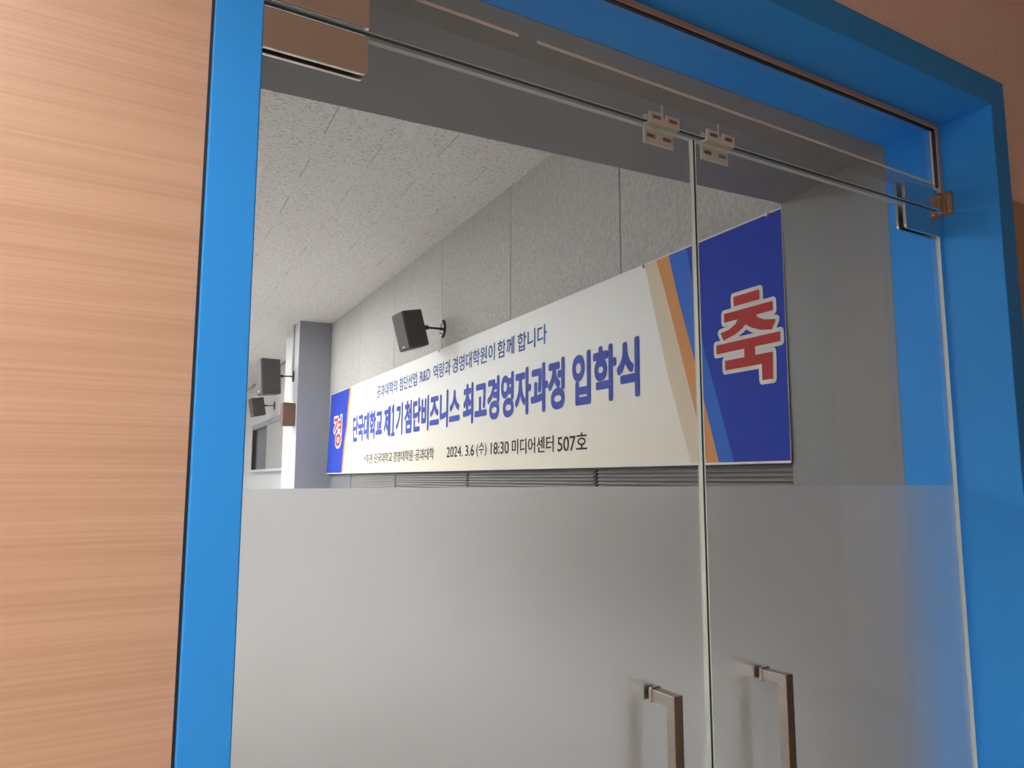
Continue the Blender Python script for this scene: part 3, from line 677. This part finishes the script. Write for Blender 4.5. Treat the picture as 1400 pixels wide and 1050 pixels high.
speaker('wall_speaker', 8.52, 1.508, 0.70, (0.132, 0.15, 0.26), rad(0), rad(0), 'small brown wooden speaker on the side of the pillar', 0.0, None, shell='brown')
# ------------------------------------------------------------------ little translucent tab hanging from the hall ceiling
hk = empty('ceiling_tab', RM(1.130, 3.36, ZCr), RROT); tag(hk, 'small white plastic tab hanging from the tiled ceiling', 'ceiling tab')
Vt = [(-0.025, 0), (0.025, 0), (0.021, -0.09), (0.014, -0.103), (-0.010, -0.103), (-0.018, -0.09)]
n = len(Vt)
obj('tab', [(x, 0, z) for x, z in Vt] + [(x * 0.8, 0.006, z * 0.97) for x, z in Vt], [tuple(range(n)), tuple(range(2 * n - 1, n - 1, -1))] + [(i, n + i, n + (i + 1) % n, (i + 1) % n) for i in range(n)], M['thin_white'], hk)
box('base', (-0.03, 0.03, -0.015, 0.015, -0.005, 0.0), M['hem'], hk)

# ------------------------------------------------------------------ lamps
def room_lamp(x, y, label):
    e = tag(empty('ceiling_panel_lamp', RM(x, y, ZCr), RROT), label, 'ceiling lamp', 'panel lamps in the hall ceiling, two of them added')
    V, Fc = merge((bv(-0.62, 0.62, -0.17, -0.15, -0.02, 0.0), BF), (bv(-0.62, 0.62, 0.15, 0.17, -0.02, 0.0), BF), (bv(-0.62, -0.60, -0.15, 0.15, -0.02, 0.0), BF), (bv(0.60, 0.62, -0.15, 0.15, -0.02, 0.0), BF))
    obj('frame', V, Fc, M['lamp_trim'], e)
    box('diffuser', (-0.60, 0.60, -0.15, 0.15, -0.012, -0.006), M['room_lamp'], e)
for i, x in enumerate((-1.8, -4.6)):
    for j, y in enumerate((5.4, 7.8, 10.2, 12.6, 15.0)):
        room_lamp(x, y, 'rectangular ceiling lamp of the hall, row %s, %s from the entry wall' % (('nearer the banner', 'farther from the banner')[i], ('first', 'second', 'third', 'fourth', 'fifth')[j]))
room_lamp(0.0, 6.9, 'unseen rectangular ceiling lamp added to brighten the banner, nearer the doors')  # this lamp and the next are added to brighten the banner's far end
room_lamp(0.0, 9.3, 'unseen rectangular ceiling lamp added to brighten the banner, nearer the pillar')
def hall_fill(x, y, label):
    e = tag(empty('added_dome_lamp', (x, y, HALL_C)), label, 'ceiling lamp', 'added corridor dome lamps')
    V, Fc = cyl((0, 0, 0), (0, 0, -0.02), 0.17, 32, 0.16); obj('added_base_ring', V, Fc, M['lamp_trim'], e)
    V = []; Fc = []; n = 28; k = 7
    for i in range(k):
        a = rad(90 * i / k); V += [(0.15 * math.cos(a) * math.cos(t), 0.15 * math.cos(a) * math.sin(t), -0.02 - 0.10 * math.sin(a)) for t in [2 * math.pi * j / n for j in range(n)]]
    V.append((0, 0, -0.12))
    for i in range(k - 1):
        for j in range(n): Fc.append((i * n + j, (i + 1) * n + j, (i + 1) * n + (j + 1) % n, i * n + (j + 1) % n))
    for j in range(n): Fc.append(((k - 1) * n + j, len(V) - 1, (k - 1) * n + (j + 1) % n))
    obj('added_opal_dome', V, Fc, M['hall_fill'], e, smooth=True)
hall_fill(-3.0, -0.4, 'unseen opal dome lamp added to light the upper corridor walls')  # added out of view; dome form lets light reach the upper walls
def can_fill(x, y, label):
    e = tag(empty('added_can_lamp', (x, y, HALL_C)), label, 'ceiling lamp')
    n = 40; r0, r1 = 0.09, 0.098; h = 0.15; V = []; Fc = []
    for r, z in ((r1, 0), (r1, -h), (r0, -h), (r0, -h + 0.072)):
        V += [(r * math.cos(2 * math.pi * i / n), r * math.sin(2 * math.pi * i / n), z) for i in range(n)]
    for k in range(3):
        for i in range(n): Fc.append((k * n + i, (k + 1) * n + i, (k + 1) * n + (i + 1) % n, k * n + (i + 1) % n))
    obj('can', V, Fc, M['black'], e)
    V, Fc = cyl((0, 0, -h + 0.072), (0, 0, -h + 0.076), r0, n); obj('diffuser', V, Fc, M['can_fill'], e)  # diffuser of the added can lamp
can_fill(-0.6, 0.0, 'unseen black can downlight added to brighten the wood panelling')  # added out of view; deep rim keeps light left, off the right frame
